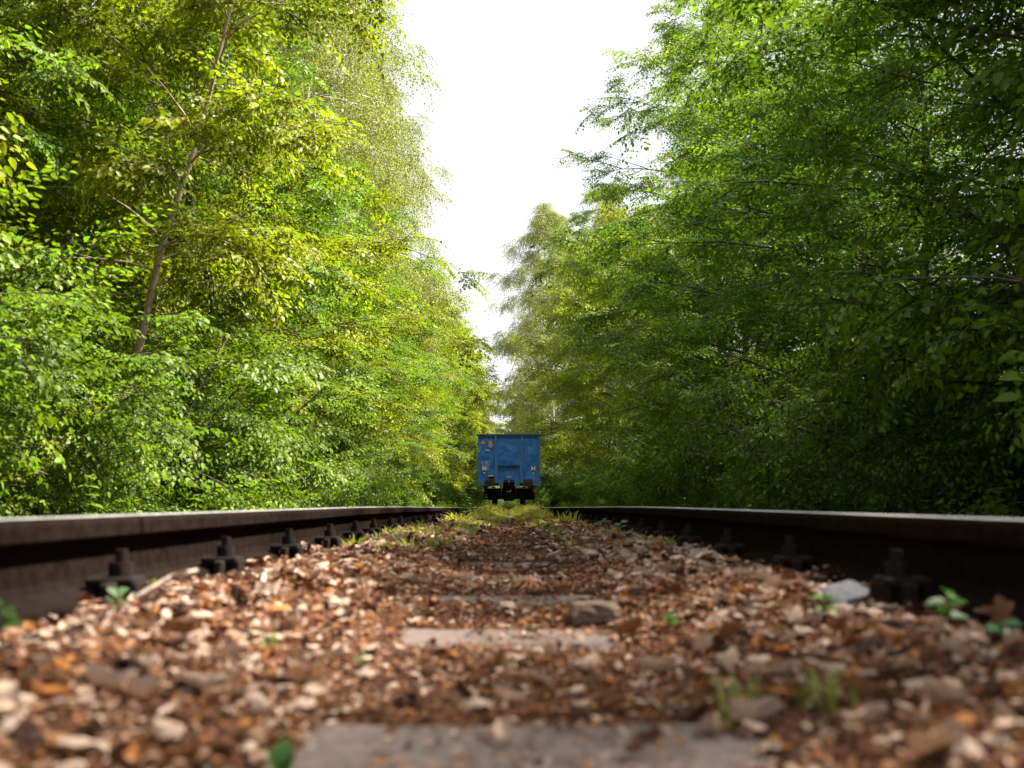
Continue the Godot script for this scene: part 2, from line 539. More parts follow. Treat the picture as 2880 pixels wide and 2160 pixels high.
		boxpart("holder", tb, Vector3(0, -0.06, -0.045), Vector3(0.06, 0.3, 0.08), M.wagon_blue_grimy, 0.004)
	# coupling: hook, links, screw
	var cp := Node3D.new()
	cp.name = "screw_coupling"
	t.add_child(cp, true)
	tubepart("draw_hook", cp, [Vector3(0, 1.06, 0.0), Vector3(0, 1.06, 0.3), Vector3(0, 1.03, 0.42), Vector3(0, 1.07, 0.5), Vector3(0, 1.15, 0.49), Vector3(0, 1.17, 0.42)], 0.035, M.steel_bare, 8)
	for s in [-1, 1]:
		tubepart("link", cp, [Vector3(s * 0.06, 1.1, 0.42), Vector3(s * 0.062, 0.9, 0.44), Vector3(s * 0.065, 0.7, 0.42)], 0.017, M.rust_dark, 8)
	tubepart("shackle", cp, [Vector3(-0.1, 0.72, 0.44), Vector3(-0.085, 0.66, 0.45), Vector3(0, 0.645, 0.45), Vector3(0.085, 0.66, 0.45), Vector3(0.1, 0.74, 0.44)], 0.024, M.steel_bare, 8)
	# brake pipe cock and hose
	var bh := Node3D.new()
	bh.name = "brake_hose"
	t.add_child(bh, true)
	tubepart("cock", bh, [Vector3(-0.36, 0.86, 0.12), Vector3(-0.36, 0.88, 0.3)], 0.055, M.buffer_rust, 10)
	tubepart("hose", bh, [Vector3(-0.355, 0.87, 0.28), Vector3(-0.35, 0.76, 0.32), Vector3(-0.35, 0.6, 0.3), Vector3(-0.33, 0.5, 0.25)], 0.016, M.steel_bare, 8)
	tubepart("hose", bh, [Vector3(0.34, 0.87, 0.2), Vector3(0.33, 0.6, 0.32), Vector3(0.2, 0.42, 0.3), Vector3(0.05, 0.55, 0.2)], 0.02, M.rubber, 8)
	# plates and marks
	boxpart("white_step", t, Vector3(-0.835, 1.405, 0.08), Vector3(0.28, 0.055, 0.1), M.paint_cream, 0.006)
	boxpart("step_bracket", t, Vector3(-0.835, 1.32, 0.05), Vector3(0.26, 0.12, 0.04), M.underframe, 0.004)
	boxpart("hand_grip", t, Vector3(-1.0, 2.62, 0.12), Vector3(0.2, 0.04, 0.04), M.paint_white, 0.006)
	for q in [-1, 1]: boxpart("grip_bracket", t, Vector3(-1.0 + q * 0.08, 2.6, 0.07), Vector3(0.025, 0.03, 0.1), M.underframe, 0.003)
	var plate := boxpart("number_plate", t, Vector3(0.01, 1.36, 0.115), Vector3(0.23, 0.11, 0.012), M.plate_teal, 0.005)
	letters("plate_lettering", "EZK", 0.075, M.paint_white, plate, Vector3(0, 0, 0.008))
	for q in [[-1.23, 3.03, 0.2, 0.19], [-0.88, 3.035, 0.2, 0.16]]:
		var w := MB.new()
		warn_triangle(w, q[2], q[3])
		var st := obj("warning_triangle", w.mesh(), M.paint_yellow, t, Vector3(q[0], q[1], 0.096))
		var mk := MB.new()
		mk.box(Vector3(0.0, 0.005, 0.004), Vector3(0.02, 0.07, 0.004), 0.0)
		mk.box(Vector3(0.0, -0.045, 0.004), Vector3(0.022, 0.022, 0.004), 0.0)
		obj("mark", mk.mesh(), M.paint_orange, st)
	var ob := MB.new()
	ob.tube([Vector3(0, 0, 0), Vector3(0, 0, 0.006)], [0.1, 0.1], 8, Color.WHITE, true)
	var os := obj("warning_disc", ob.mesh(), M.paint_cream, t, Vector3(-0.88, 2.855, 0.096))
	ob = MB.new()
	ob.tube([Vector3(0, 0, 0.007), Vector3(0, 0, 0.0085)], [0.078, 0.078], 18, Color.WHITE, true)
	obj("red_ring", ob.mesh(), M.paint_orange, os)
	ob = MB.new()
	ob.box(Vector3(0, 0.005, 0.0105), Vector3(0.03, 0.09, 0.003))
	obj("mark", ob.mesh(), M.paint_cream, os)
	var rows := [[2.07, "31 5942-2"], [1.965, "51 297-8"], [1.87, "4 28 48"], [1.76, "4      3 8"]]
	for r in rows: letters("lettering", r[1], 0.085, M.paint_white, t, Vector3(-1.11, r[0], 0.1))
	# rail on the side of the corner
	tubepart("side_handrail", t, [Vector3(-1.49, 2.6, -0.05), Vector3(-1.56, 2.58, -0.05), Vector3(-1.555, 2.3, -0.02), Vector3(-1.52, 2.0, 0.0), Vector3(-1.52, 1.8, 0.0), Vector3(-1.55, 1.55, -0.04), Vector3(-1.5, 1.5, -0.05)], 0.014, M.steel_bare)
	boxpart("corner_lamp_iron", t, Vector3(-1.5, 0.96, 0.1), Vector3(0.02, 0.1, 0.03), M.paint_cream, 0.003)
	# side walls, floor, far end
	for s in [-1, 1]:
		boxpart("side_wall", t, Vector3(s * 1.43, 2.26, -6.9), Vector3(0.04, 2.08, 13.6), M.wagon_blue, 0.005)
		boxpart("side_top_rail", t, Vector3(s * 1.47, 3.36, -6.9), Vector3(0.12, 0.08, 13.6), M.wagon_blue_grimy, 0.01)
		boxpart("sole_bar", t, Vector3(s * 1.33, 1.06, -6.9), Vector3(0.1, 0.28, 13.5), M.wagon_blue_grimy, 0.01)
		for k in 9: boxpart("side_post", t, Vector3(s * 1.485, 2.2, -0.9 - k * 1.5), Vector3(0.07, 2.3, 0.12), M.wagon_blue_post, 0.01)
	boxpart("far_end_wall", t, Vector3(0, 2.26, -13.65), Vector3(2.86, 2.08, 0.05), M.wagon_blue, 0.005)
	boxpart("floor", t, Vector3(0, 1.18, -6.85), Vector3(2.8, 0.06, 13.4), M.underframe, 0.0)
	boxpart("centre_sill", t, Vector3(0, 0.98, -6.85), Vector3(0.6, 0.34, 13.3), M.underframe, 0.0)
	boxpart("brake_gear", t, Vector3(0, 0.6, -7.0), Vector3(1.1, 0.45, 3.0), M.underframe, 0.02)
	# bogies
	for bz in [-2.2, -11.4]:
		var bg := Node3D.new()
		bg.name = "bogie"
		t.add_child(bg, true)
		bg.position = Vector3(0, 0, bz)
		for s in [-1, 1]:
			boxpart("side_frame", bg, Vector3(s * 1.06, 0.6, 0), Vector3(0.2, 0.3, 2.5), M.underframe, 0.02)
			boxpart("spring_box", bg, Vector3(s * 1.1, 0.46, 0.9), Vector3(0.3, 0.36, 0.34), M.underframe, 0.02)
			boxpart("spring_box", bg, Vector3(s * 1.1, 0.46, -0.9), Vector3(0.3, 0.36, 0.34), M.underframe, 0.02)
		boxpart("bolster", bg, Vector3(0, 0.72, 0), Vector3(1.95, 0.26, 0.4), M.underframe, 0.02)
		boxpart("end_transom", bg, Vector3(0, 0.66, 1.25), Vector3(2.3, 0.3, 0.1), M.underframe, 0.01)
		boxpart("brake_beam", bg, Vector3(0, 0.38, 1.42), Vector3(1.5, 0.12, 0.07), M.underframe, 0.01)
		boxpart("brake_rod_guard", bg, Vector3(0, 0.27, 0.0), Vector3(0.5, 0.1, 2.6), M.underframe, 0.01)
		for s in [-1, 1]: boxpart("brake_block", bg, Vector3(s * 0.75, 0.42, 1.42), Vector3(0.1, 0.36, 0.08), M.underframe, 0.01)
		for wz in [0.9, -0.9]:
			var ws := Node3D.new()
			ws.name = "wheelset"
			bg.add_child(ws, true)
			ws.position = Vector3(0, 0.46, wz)
			tubepart("axle", ws, [Vector3(-1.0, 0, 0), Vector3(1.0, 0, 0)], 0.08, M.underframe, 12)
			for s in [-1, 1]:
				var wm := MB.new()
				var pts := [Vector3(s * 0.68, 0, 0), Vector3(s * 0.681, 0, 0), Vector3(s * 0.71, 0, 0), Vector3(s * 0.715, 0, 0), Vector3(s * 0.815, 0, 0), Vector3(s * 0.82, 0, 0)]
				wm.tube(pts, [0.05, 0.485, 0.485, 0.462, 0.455, 0.05], 32)
				obj("wheel", wm.mesh(), M.underframe, ws)

func warn_triangle(w: MB, wide: float, tall: float) -> void:
	var a := Vector3(-wide / 2, -tall / 2, 0)
	var b := Vector3(wide / 2, -tall / 2, 0)
	var c := Vector3(0, tall / 2, 0)
	var z := Vector3(0, 0, 0.005)
	w.tri(a + z, b + z, c + z, Color.WHITE, Vector3(0, 0, 1))
	for e in [[a, b], [b, c], [c, a]]: w.quad(e[0], e[1], e[1] + z, e[0] + z)

func letters(called: String, text: String, size: float, m: Material, parent: Node, at: Vector3) -> void:
	var tm := TextMesh.new()
	var fnt := SystemFont.new()
	fnt.font_names = PackedStringArray(["Droid Sans"])
	tm.font = fnt
	tm.text = text
	tm.font_size = 32
	tm.pixel_size = size / 32.0 * 1.25
	tm.depth = 0.004
	obj(called, tm, m, parent, at)

# ------------------------------------------------------------------ foliage
func leaf(b: MB, p: Vector3, dir: Vector3, up: Vector3, length: float, width: float, col: Color, curl := 0.12, simple := false) -> void:
	var x := dir.normalized()
	var z := x.cross(up).normalized()
	var y := z.cross(x)
	var tip := p + x * length - y * length * curl
	var first := b.v.size()
	b.vert(p, y, col)
	b.vert(tip, (y + x * curl).normalized(), col)
	for s in [-1.0, 1.0]:
		var nn: Vector3 = (y - z * s * 0.3).normalized()
		if simple:
			b.vert(p + x * length * 0.45 + z * s * width * 0.52 + y * width * 0.1, nn, col)
		else:
			b.vert(p + x * length * 0.24 + z * s * width * 0.45 + y * width * 0.1, nn, col)
			b.vert(p + x * length * 0.6 + z * s * width * 0.42 + y * (width * 0.1 - length * curl * 0.35), nn, col)
	if simple: b.ix.append_array(PackedInt32Array([first, first + 2, first + 1, first, first + 1, first + 3]))
	else: b.ix.append_array(PackedInt32Array([first, first + 2, first + 3, first, first + 3, first + 1, first, first + 1, first + 5, first, first + 5, first + 4]))

func make_spray(seed_: int, long: float, leaf_len: float, ratio: float, n_side: int, step: float, droop: float, hang: float, simple := false) -> MB:
	rng.seed = seed_
	var b := MB.new()
	var twig := Color(.35, .2, .45)
	var axis := func(s: float) -> Vector3: return Vector3(s * long, -droop * s * s * long, 0.03 * sin(s * 5.0 + seed_) * long)
	var pts := []
	var rad := []
	for k in 3:
		pts.append(axis.call(k / 2.0)); rad.append(lerpf(0.006, 0.0018, k / 2.0))
	b.tube(pts, rad, 3, twig)
	for k in n_side + 1:
		var s := 0.1 + 0.82 * float(k) / n_side
		var p: Vector3 = axis.call(s)
		var side := 1.0 if k % 2 == 0 else -1.0
		var ang: float = side * deg_to_rad(rr(38, 62))
		var ln := long * rr(0.38, 0.52) * (1.0 - 0.55 * s)
		if k == n_side:
			ang = 0.0; ln = long * 0.16
		var dir := Vector3(cos(ang), rr(-0.2, 0.12) - droop * s, sin(ang)).normalized()
		var e := p + dir * ln + Vector3(0, -hang * ln, 0)
		if not simple: b.tube([p, e], [0.003, 0.0014], 3, twig)
		var n := int(max(2.0, ln / step))
		for i in n + 1:
			var q := p.lerp(e, (i + 0.4) / (n + 0.4)) + Vector3(0, 0.04 * ln * sin(PI * float(i) / n), 0)
			var ls := (1.0 if (i % 2 == 0) else -1.0)
			var la := ls * deg_to_rad(rr(35, 70))
			if i == n: la = 0.0
			var ld := dir.rotated(Vector3.UP, la)
			ld = (ld + Vector3(0, rr(-0.65, 0.05) - hang * 1.6, 0)).normalized()
			var up := (Vector3.UP + Vector3(rr(-0.5, 0.5), 0, rr(-0.5, 0.5))).normalized()
			if absf(ld.dot(up)) > 0.93: up = Vector3(rr(-1, 1), 0.1, rr(-1, 1)).normalized()
			var g := rr(0.72, 1.18)
			var c := Color(g * rr(0.9, 1.1), g, g * rr(0.7, 1.2))
			var L := leaf_len * rr(0.45, 1.2)
			leaf(b, q + ld * 0.012, ld, up, L, L * ratio, c, rr(0.0, 0.25), simple)
	return b

func build_sprays() -> void:
	sprays.broad = [make_spray(11, 0.62, 0.074, 0.66, 9, 0.05, 0.18, 0.1), make_spray(12, 0.68, 0.078, 0.6, 10, 0.052, 0.28, 0.15), make_spray(13, 0.56, 0.07, 0.7, 8, 0.048, 0.1, 0.05)]
	sprays.birch = [make_spray(21, 0.85, 0.055, 0.78, 9, 0.055, 0.5, 0.55, true), make_spray(22, 0.75, 0.06, 0.72, 9, 0.058, 0.35, 0.45, true)]
	sprays.elm = [make_spray(31, 0.66, 0.078, 0.52, 9, 0.05, 0.2, 0.2), make_spray(32, 0.6, 0.072, 0.56, 9, 0.048, 0.12, 0.1)]
	sprays.maple = [make_spray(41, 0.76, 0.09, 0.75, 8, 0.07, 0.2, 0.12, true), make_spray(42, 0.7, 0.095, 0.7, 8, 0.072, 0.25, 0.2, true)]

var spots := []   # [spray number, transform, tint number] while a crown is being gathered

func gather(p: Vector3, dir: Vector3, scale: float, roll: float) -> void:
	var x := dir.normalized()
	var up := Vector3.UP
	if absf(x.y) > 0.95: up = Vector3(1, 0, 0.2).normalized()
	var z := x.cross(up).normalized()
	spots.append([rng.randi(), Transform3D(Basis(x, z.cross(x), z).rotated(x, roll).scaled(Vector3.ONE * scale), p), rng.randi() % 7])

# all the leaves of one crown as one mesh; every spray takes one of seven tints
func leafage(p: Dictionary) -> ArrayMesh:
	var kinds: Array = sprays[p.spray]
	var dyed := []
	for k in kinds:
		var row := []
		for j in 7:
			var g: float = 1.0 + p.vary * (j - 3) / 3.0
			var t := Color(p.tint.r * g * (1.0 + rr(-.09, .09)), p.tint.g * g, p.tint.b * g * (1.0 + rr(-.3, .3)))
			var cols := PackedColorArray()
			for c in k.c: cols.append(c * t)
			row.append(cols)
		dyed.append(row)
	var b := MB.new()
	for s in spots:
		var k: int = s[0] % kinds.size()
		b.join(kinds[k], s[1], dyed[k][s[2]])
	return b.mesh()

func along(pts: Array, s: float) -> Vector3:
	var f := clampf(s, 0, 0.9999) * (pts.size() - 1)
	var i := int(f)
	return pts[i].lerp(pts[i + 1], f - i)

func clothe(pts: Array, from: float, step: float, p: Dictionary) -> void:
	var ln := 0.0
	for i in pts.size() - 1: ln += pts[i].distance_to(pts[i + 1])
	var n := int(ceil(ln * (1.0 - from) / step))
	var side := 1.0
	for i in n:
		var s := from + (1.0 - from) * (i + rr(0.1, 0.9)) / n
		var q := along(pts, s)
		var t := (along(pts, s + 0.06) - along(pts, s - 0.06)).normalized()
		side = -side
		var dir := t.rotated(Vector3.UP, side * deg_to_rad(rr(25, 75)))
		dir.y = dir.y * 0.5 + rr(-0.45, 0.45) - p.hang
		gather(q, dir, p.size * rr(0.7, 1.25), rr(-0.9, 0.9))
	var e: Vector3 = pts[pts.size() - 1]
	gather(e, (e - pts[pts.size() - 2]) + Vector3(0, -0.05 - p.hang * 0.3, 0), p.size * rr(0.8, 1.1), rr(-0.4, 0.4))

# a tuft of twigs round the end of a branch, spreading outwards and up
func puff(at: Vector3, out: Vector3, n: int, p: Dictionary) -> void:
	var o := Vector3(out.x, 0, out.z).normalized()
	for i in n:
		var dir := (o * rr(-0.1, 0.9) + Vector3(rr(-1, 1), rr(-0.35, 0.6) - p.hang * 1.5, rr(-1, 1)) * 0.8).normalized()
		gather(at + Vector3(rr(-1, 1), rr(-0.7, 0.4), rr(-1, 1)) * 0.22 * p.size - dir * 0.1, dir, p.size * rr(0.55, 0.95), rr(-0.7, 0.7))

func profile(kind: String, t: float) -> float:
	match kind:
		"full": return clampf(0.75 + 0.5 * sin(PI * pow(t, 0.8)) - 0.7 * pow(t, 4.0), 0.15, 1.3)
		"high": return clampf(0.35 + 0.9 * sin(PI * pow(t, 1.5)), 0.2, 1.2) * (1.0 if t < 0.9 else 0.7)
		"cone": return clampf(1.15 - 0.95 * t, 0.12, 1.2)
	return 1.0

func limb_curve(p0: Vector3, az: float, elev: float, ln: float, droop: float) -> Array:
	var pts := [p0]
	var n := 6
	var e := elev
	var a := az
	for k in n:
		var dir := Vector3(cos(a) * cos(e), sin(e), sin(a) * cos(e))
		pts.append(pts[k] + dir * ln / n)
		e -= droop / n + rr(-0.1, 0.1)
		a += rr(-0.16, 0.16)
	return pts

# a tree: trunk (with its limbs grown into it) and crown. trunk_pts overrides the trunk's own course.
func make_tree(called: String, label: String, group: String, p: Dictionary) -> Node3D:
	rng.seed = p.seed
	var t := thing(called, label, "tree", Vector3.ZERO, 0.0, group)
	var H: float = p.height
	var pts: Array = p.get("trunk_pts", [])
	if pts.is_empty():
		var n := 12
		var off := Vector3.ZERO
		for k in n + 1:
			var f := float(k) / n
			pts.append(Vector3(off.x + p.lean.x * f * f * H, f * H - 0.15, off.z + p.lean.y * f * f * H))
			off += Vector3(rr(-1, 1), 0, rr(-1, 1)) * 0.008 * H
	var rad := []
	for k in pts.size():
		var f := float(k) / (pts.size() - 1)
		rad.append(p.trunk_r * (pow(1.0 - f, 0.8) * 0.92 + 0.08) * (1.25 if k == 0 else 1.0))
	var b := MB.new()
	b.tube(pts, rad, 10)
	spots = []
	var nl: int = p.limbs
	for i in nl:
		var f: float = p.base + (0.98 - p.base) * (i + rr(0.0, 1.0)) / nl
		var start := along(pts, f)
		var az: float = i * 2.399 + rr(-0.5, 0.5)
		var shade: float = (f - p.base) / (1.0 - p.base)
		var ln: float = p.radius * profile(p.profile, shade) * rr(0.45, 1.25)
		if p.has("toward"):
			ln *= 1.0 + 0.35 * cos(az - p.toward)
		var elev: float = deg_to_rad(lerpf(p.elev0, p.elev1, shade) + rr(-14, 14))
		var lp := limb_curve(start, az, elev, ln, p.droop)
		var r0: float = clampf(p.trunk_r * (1.0 - f) * 0.42 + 0.006, 0.008, 0.1)
		var lr := []
		for k in lp.size(): lr.append(lerpf(r0, 0.005, float(k) / (lp.size() - 1)))
		b.tube(lp, lr, 5)
		clothe(lp, p.get("from", 0.5), p.step * (1.9 if not p.has("from") else 1.0), p)
		puff(lp[lp.size() - 1], lp[lp.size() - 1] - start, p.get("puffs", 7), p)
		var ns: int = 2 + int(ln > 1.6) + int(ln > 2.4)
		for j in ns:
			var s := 0.3 + 0.6 * (j + rr(0.1, 0.9)) / ns
			var sd := 1.0 if j % 2 == 0 else -1.0
			var sp := limb_curve(along(lp, s), az + sd * rr(0.5, 1.0), elev * (1.0 - s) + rr(-0.3, 0.25), ln * rr(0.32, 0.5), p.droop * 0.7)
			var sr := []
			for k in sp.size(): sr.append(lerpf(r0 * 0.5, 0.004, float(k) / (sp.size() - 1)))
			b.tube(sp, sr, 4)
			clothe(sp, 0.45, p.step * 1.9, p)
			puff(sp[sp.size() - 1], sp[sp.size() - 1] - start, p.get("puffs", 7) - 1, p)
	obj("trunk", b.mesh(), M[p.bark], t)
	obj("crown", leafage(p), M.leaf, t)
	return t

func make_shrub(called: String, label: String, group: String, p: Dictionary) -> Node3D:
	rng.seed = p.seed
	var t := thing(called, label, "shrub", Vector3.ZERO, 0.0, group)
	var b := MB.new()
	spots = []
	for i in p.stems:
		var az: float = i * 2.399 + rr(-0.4, 0.4)
		var ln: float = p.height * rr(0.6, 1.1)
		var sp := limb_curve(Vector3(cos(az) * 0.12, -0.15, sin(az) * 0.12), az, deg_to_rad(rr(52, 86)), ln, rr(0.3, 1.1))
		var sr := []
		for k in sp.size(): sr.append(lerpf(0.02, 0.004, float(k) / (sp.size() - 1)))
		b.tube(sp, sr, 6)
		clothe(sp, 0.12, p.step, p)
		for j in 5:
			var s := 0.1 + 0.75 * (j + rr(0.0, 1.0)) / 5.0
			var bp := limb_curve(along(sp, s), az + rr(-1.8, 1.8), rr(-0.1, 0.6), ln * rr(0.22, 0.42), 0.6)
			var br := []
			for k in bp.size(): br.append(lerpf(0.009, 0.003, float(k) / (bp.size() - 1)))
			b.tube(bp, br, 4)
			clothe(bp, 0.3, p.step * 1.6, p)
			puff(bp[bp.size() - 1], bp[bp.size() - 1] - sp[0], 5, p)
	obj("stems", b.mesh(), M[p.bark], t)
	obj("foliage", leafage(p), M.leaf, t)
	return t

var used := {}
func put(proto: Node3D, x: float, d: float, scale := 1.0, turn := -99.0, label := "", tall := 1.0, group := "") -> Node3D:
	var o := proto
	if used.has(proto):
		o = proto.duplicate()
		o.name = numbered(used[proto])
		add_child(o)
	else:
		used[proto] = String(proto.name).trim_suffix("_001").trim_suffix("_002").trim_suffix("_003")
	o.position = Vector3(x, ground_y(x, d), -d)
	o.rotation.y = turn if turn > -90.0 else rr(0, TAU)
	o.scale = Vector3(scale, scale * tall, scale)
	if label: o.set_meta("label", label)
	if group: o.set_meta("group", group)
	return o

func build_woods() -> void:
	build_sprays()
	var yellow := Color(.215, .26, .018)
	var green := Color(.16, .24, .024)
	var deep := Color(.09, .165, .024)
	var greyg := Color(.25, .275, .1)
	var base := {"lean": Vector2.ZERO, "hang": 0.08, "vary": 0.3, "size": 1.0, "step": 0.2, "droop": 0.75, "elev0": 26.0, "elev1": 60.0, "profile": "full", "bark": "bark_brown", "spray": "broad", "base": 0.06}
	var mk := func(over: Dictionary) -> Dictionary:
		var q := base.duplicate()
		q.merge(over, true)
		return q
	var gL := "leafy trees on the side of the leaning trunk"
	var gR := "leafy trees on the side opposite the leaning trunk"
	var lime_a := make_tree("lime_tree", "bushy yellow-green tree leafy to the ground on the leaning tree's side", gL, mk.call({"seed": 101, "height": 8.5, "radius": 2.3, "trunk_r": 0.1, "limbs": 36, "tint": yellow}))
	var lime_b := make_tree("lime_tree", "bushy mid-green tree leafy to the ground on the leaning tree's side", gL, mk.call({"seed": 102, "height": 10.0, "radius": 2.4, "trunk_r": 0.11, "limbs": 42, "tint": Color(.135, .215, .024), "spray": "broad"}))
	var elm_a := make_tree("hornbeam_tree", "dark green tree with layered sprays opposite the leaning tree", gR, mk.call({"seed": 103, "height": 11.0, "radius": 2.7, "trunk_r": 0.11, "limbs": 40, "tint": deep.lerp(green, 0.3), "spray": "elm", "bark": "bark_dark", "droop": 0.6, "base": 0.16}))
	var elm_b := make_tree("hornbeam_tree", "fresh green tree with loose overhanging branches opposite the leaning tree", gR, mk.call({"seed": 104, "height": 14.0, "radius": 2.9, "trunk_r": 0.13, "limbs": 46, "tint": green.lerp(yellow, 0.3), "spray": "elm", "bark": "bark_dark", "droop": 0.35, "elev0": 18.0, "profile": "full"}))
	var birch := make_tree("birch_tree", "tall grey-green birch with drooping twigs on the leaning tree's side", gL, mk.call({"seed": 105, "height": 21.0, "radius": 3.0, "trunk_r": 0.17, "limbs": 84, "tint": greyg, "spray": "birch", "bark": "bark_birch", "droop": 1.1, "elev0": 30.0, "elev1": 65.0, "hang": 0.3, "size": 1.35, "step": 0.26, "base": 0.12, "profile": "full"}))
	var tall_y := make_tree("maple_tree", "tall sunlit yellow-green tree beyond the wagon", "sunlit trees around the wagon", mk.call({"seed": 106, "height": 14.0, "radius": 3.0, "trunk_r": 0.15, "limbs": 46, "tint": yellow, "spray": "maple", "size": 1.4, "step": 0.27}))
	var shrub_a := make_shrub("hazel_shrub", "green many-stemmed shrub leaning over the rail on the leaning tree's side", "shrubs beside the rails", mk.call({"seed": 107, "height": 2.6, "stems": 9, "tint": Color(.13, .2, .022), "size": 0.85, "step": 0.17}))
	var shrub_b := make_shrub("hazel_shrub", "many-stemmed narrow-leaved shrub opposite the leaning tree", "shrubs beside the rails", mk.call({"seed": 108, "height": 2.4, "stems": 9, "tint": Color(.13, .2, .022), "size": 0.85, "step": 0.17, "spray": "elm"}))
	# the leaning tree
	var lean_pts := [Vector3(-0.12, -0.2, 0.1), Vector3(-0.03, 0.5, 0), Vector3(0.0, 1.3, 0), Vector3(0.05, 1.8, 0), Vector3(0.17, 2.45, 0), Vector3(0.22, 2.78, 0), Vector3(0.28, 3.02, 0), Vector3(0.45, 3.6, 0), Vector3(0.62, 4.2, 0), Vector3(0.74, 4.85, 0), Vector3(0.87, 5.5, 0), Vector3(1.05, 6.6, 0), Vector3(1.1, 7.6, 0), Vector3(1.0, 8.6, 0)]
	var lt := make_tree("leaning_tree", "slender pale-barked tree leaning toward the track", "", mk.call({"seed": 120, "height": 9.0, "radius": 1.5, "trunk_r": 0.047, "limbs": 22, "tint": yellow, "base": 0.3, "trunk_pts": lean_pts, "bark": "bark_pale", "elev0": 20.0, "from": 0.12, "puffs": 9}))
	put(lt, -3.77, 10.0, 1.0, 0.0)
	rng.seed = 7
	# side of the leaning tree, nearest row
	var ordinal := ["", "first", "second", "third", "fourth", "fifth", "sixth", "seventh", "eighth", "ninth", "tenth", "eleventh", "twelfth", "last"]
	var count := 0
	for a in [[lime_a, -5.0, 5.6, .95, 1.0], [lime_b, -6.3, 9.0, .95, 1.0], [lime_a, -5.6, 12.4, 1.05, .9], [lime_b, -4.9, 15.0, 1.0, .85], [lime_a, -5.1, 18.2, 1.15, .75], [lime_b, -5.0, 21.5, 1.05, .72], [lime_a, -5.4, 25.0, 1.1, .7], [lime_b, -5.2, 29.0, 1.05, .7], [lime_a, -5.4, 33.5, 1.15, .75], [lime_b, -5.3, 38.0, 1.1, .75], [lime_a, -5.4, 42.5, 1.15, .9], [lime_a, -5.7, 47.0, 1.2, .95], [lime_b, -5.4, 52.0, 1.2, .9]]:
		count += 1
		put(a[0], a[1], a[2], a[3], -99.0, "%s bushy tree, %s of the front row on the leaning tree's side" % ["yellow-green" if a[0] == lime_a else "mid-green", ordinal[count]], a[4])
	for a in [[-7.2, 26.0, .9], [-7.3, 32.0, 1.0], [-7.6, 38.5, 1.05], [-7.3, 45.0, 1.0], [-6.6, 52.0, 0.78]]: put(birch, a[0], a[1], a[2])
	for a in [[tall_y, -5.2, 58.0, 1.0], [tall_y, -5.2, 66.0, 1.0], [tall_y, -4.6, 76.0, 1.0], [tall_y, -4.3, 88.0, 1.0], [tall_y, -4.2, 101.0, 1.0]]: put(a[0], a[1], a[2], a[3])
	# opposite side, nearest row
	count = 0
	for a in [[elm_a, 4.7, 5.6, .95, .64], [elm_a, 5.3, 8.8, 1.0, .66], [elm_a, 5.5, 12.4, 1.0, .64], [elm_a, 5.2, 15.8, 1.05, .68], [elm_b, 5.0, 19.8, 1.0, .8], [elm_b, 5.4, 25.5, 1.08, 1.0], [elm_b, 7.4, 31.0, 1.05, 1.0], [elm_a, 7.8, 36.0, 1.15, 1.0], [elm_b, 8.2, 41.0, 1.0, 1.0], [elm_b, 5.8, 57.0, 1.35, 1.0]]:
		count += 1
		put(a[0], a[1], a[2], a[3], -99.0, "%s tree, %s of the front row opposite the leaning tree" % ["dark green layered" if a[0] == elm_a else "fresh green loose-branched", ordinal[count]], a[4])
	put(tall_y, 5.9, 45.0, 1.0, 1.0, "sunlit yellow-green tree in front of the white birch trunk")
	put(tall_y, 5.9, 50.5, 1.02, 4.0, "sunlit yellow-green tree beside the wagon opposite the leaning tree")
	put(tall_y, 5.0, 63.0, 1.1, 2.0, "yellow-green tree beyond the wagon opposite the leaning tree")
	put(birch, 6.0, 52.0, 0.8, 0.3, "birch with bare white trunk behind the sunlit yellow-green tree", 1.0, "sunlit trees around the wagon")
	for a in [[3.7, 74.0, 1.12], [3.5, 83.0, 1.15]]: put(birch, a[0], a[1], a[2], -99.0, "tall pale birch far beyond the wagon, opposite the leaning tree", 1.0, "trees far beyond the wagon")
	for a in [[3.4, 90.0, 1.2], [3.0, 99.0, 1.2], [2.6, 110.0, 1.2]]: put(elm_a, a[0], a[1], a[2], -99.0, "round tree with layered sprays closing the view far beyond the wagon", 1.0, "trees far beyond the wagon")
	for a in [[-1.2, 132.0, .78], [-3.6, 128.0, .85], [1.2, 136.0, .8], [-6.5, 130.0, 1.0], [4.5, 134.0, 1.0]]: put(tall_y, a[0], a[1], a[2], -99.0, "small leafy tree closing the gap behind the wagon", 1.0, "trees far beyond the wagon")
	# shrubs along the rails
	var d := 5.0
	while d < 60.0:
		for s in [-1, 1]:
			if s > 0 and d < 14.0 and rng.randf() < 0.5: continue
			put(shrub_a if s < 0 else shrub_b, s * ((rr(2.8, 3.4) if s > 0 else rr(3.3, 4.4)) if d < 12.0 else (rr(3.3, 3.9) if d < 18.0 else rr(4.2, 5.0))), d + rr(-0.5, 0.5), rr(0.65, 1.15))
		d += 1.9 if d < 20 else 2.8
	# thicket inside the wood
	d = 2.5
	while d < 34.0:
		for k in 2:
			put(shrub_b, 5.6 + k * 3.6 + rr(-1, 1), d + rr(-.8, .8), rr(1.1, 1.6), -99.0, "narrow-leaved shrub inside the wood opposite the leaning tree", 1.0, "shrubs inside the wood")
			if d < 16.0: put(shrub_a, -6.4 - k * 3.0 + rr(-1, 1), d + rr(-.8, .8), rr(1.0, 1.5), -99.0, "green shrub inside the wood on the leaning tree's side", 1.0, "shrubs inside the wood")
		d += 2.2
	for a in [[2.9, 58.0], [3.3, 63.5], [2.7, 66.5], [-3.0, 61.0], [3.6, 53.0], [4.2, 47.0]]: put(shrub_b, a[0], a[1], 1.2, -99.0, "narrow-leaved shrub crowding the side of the wagon", 1.0, "shrubs crowding the wagon")
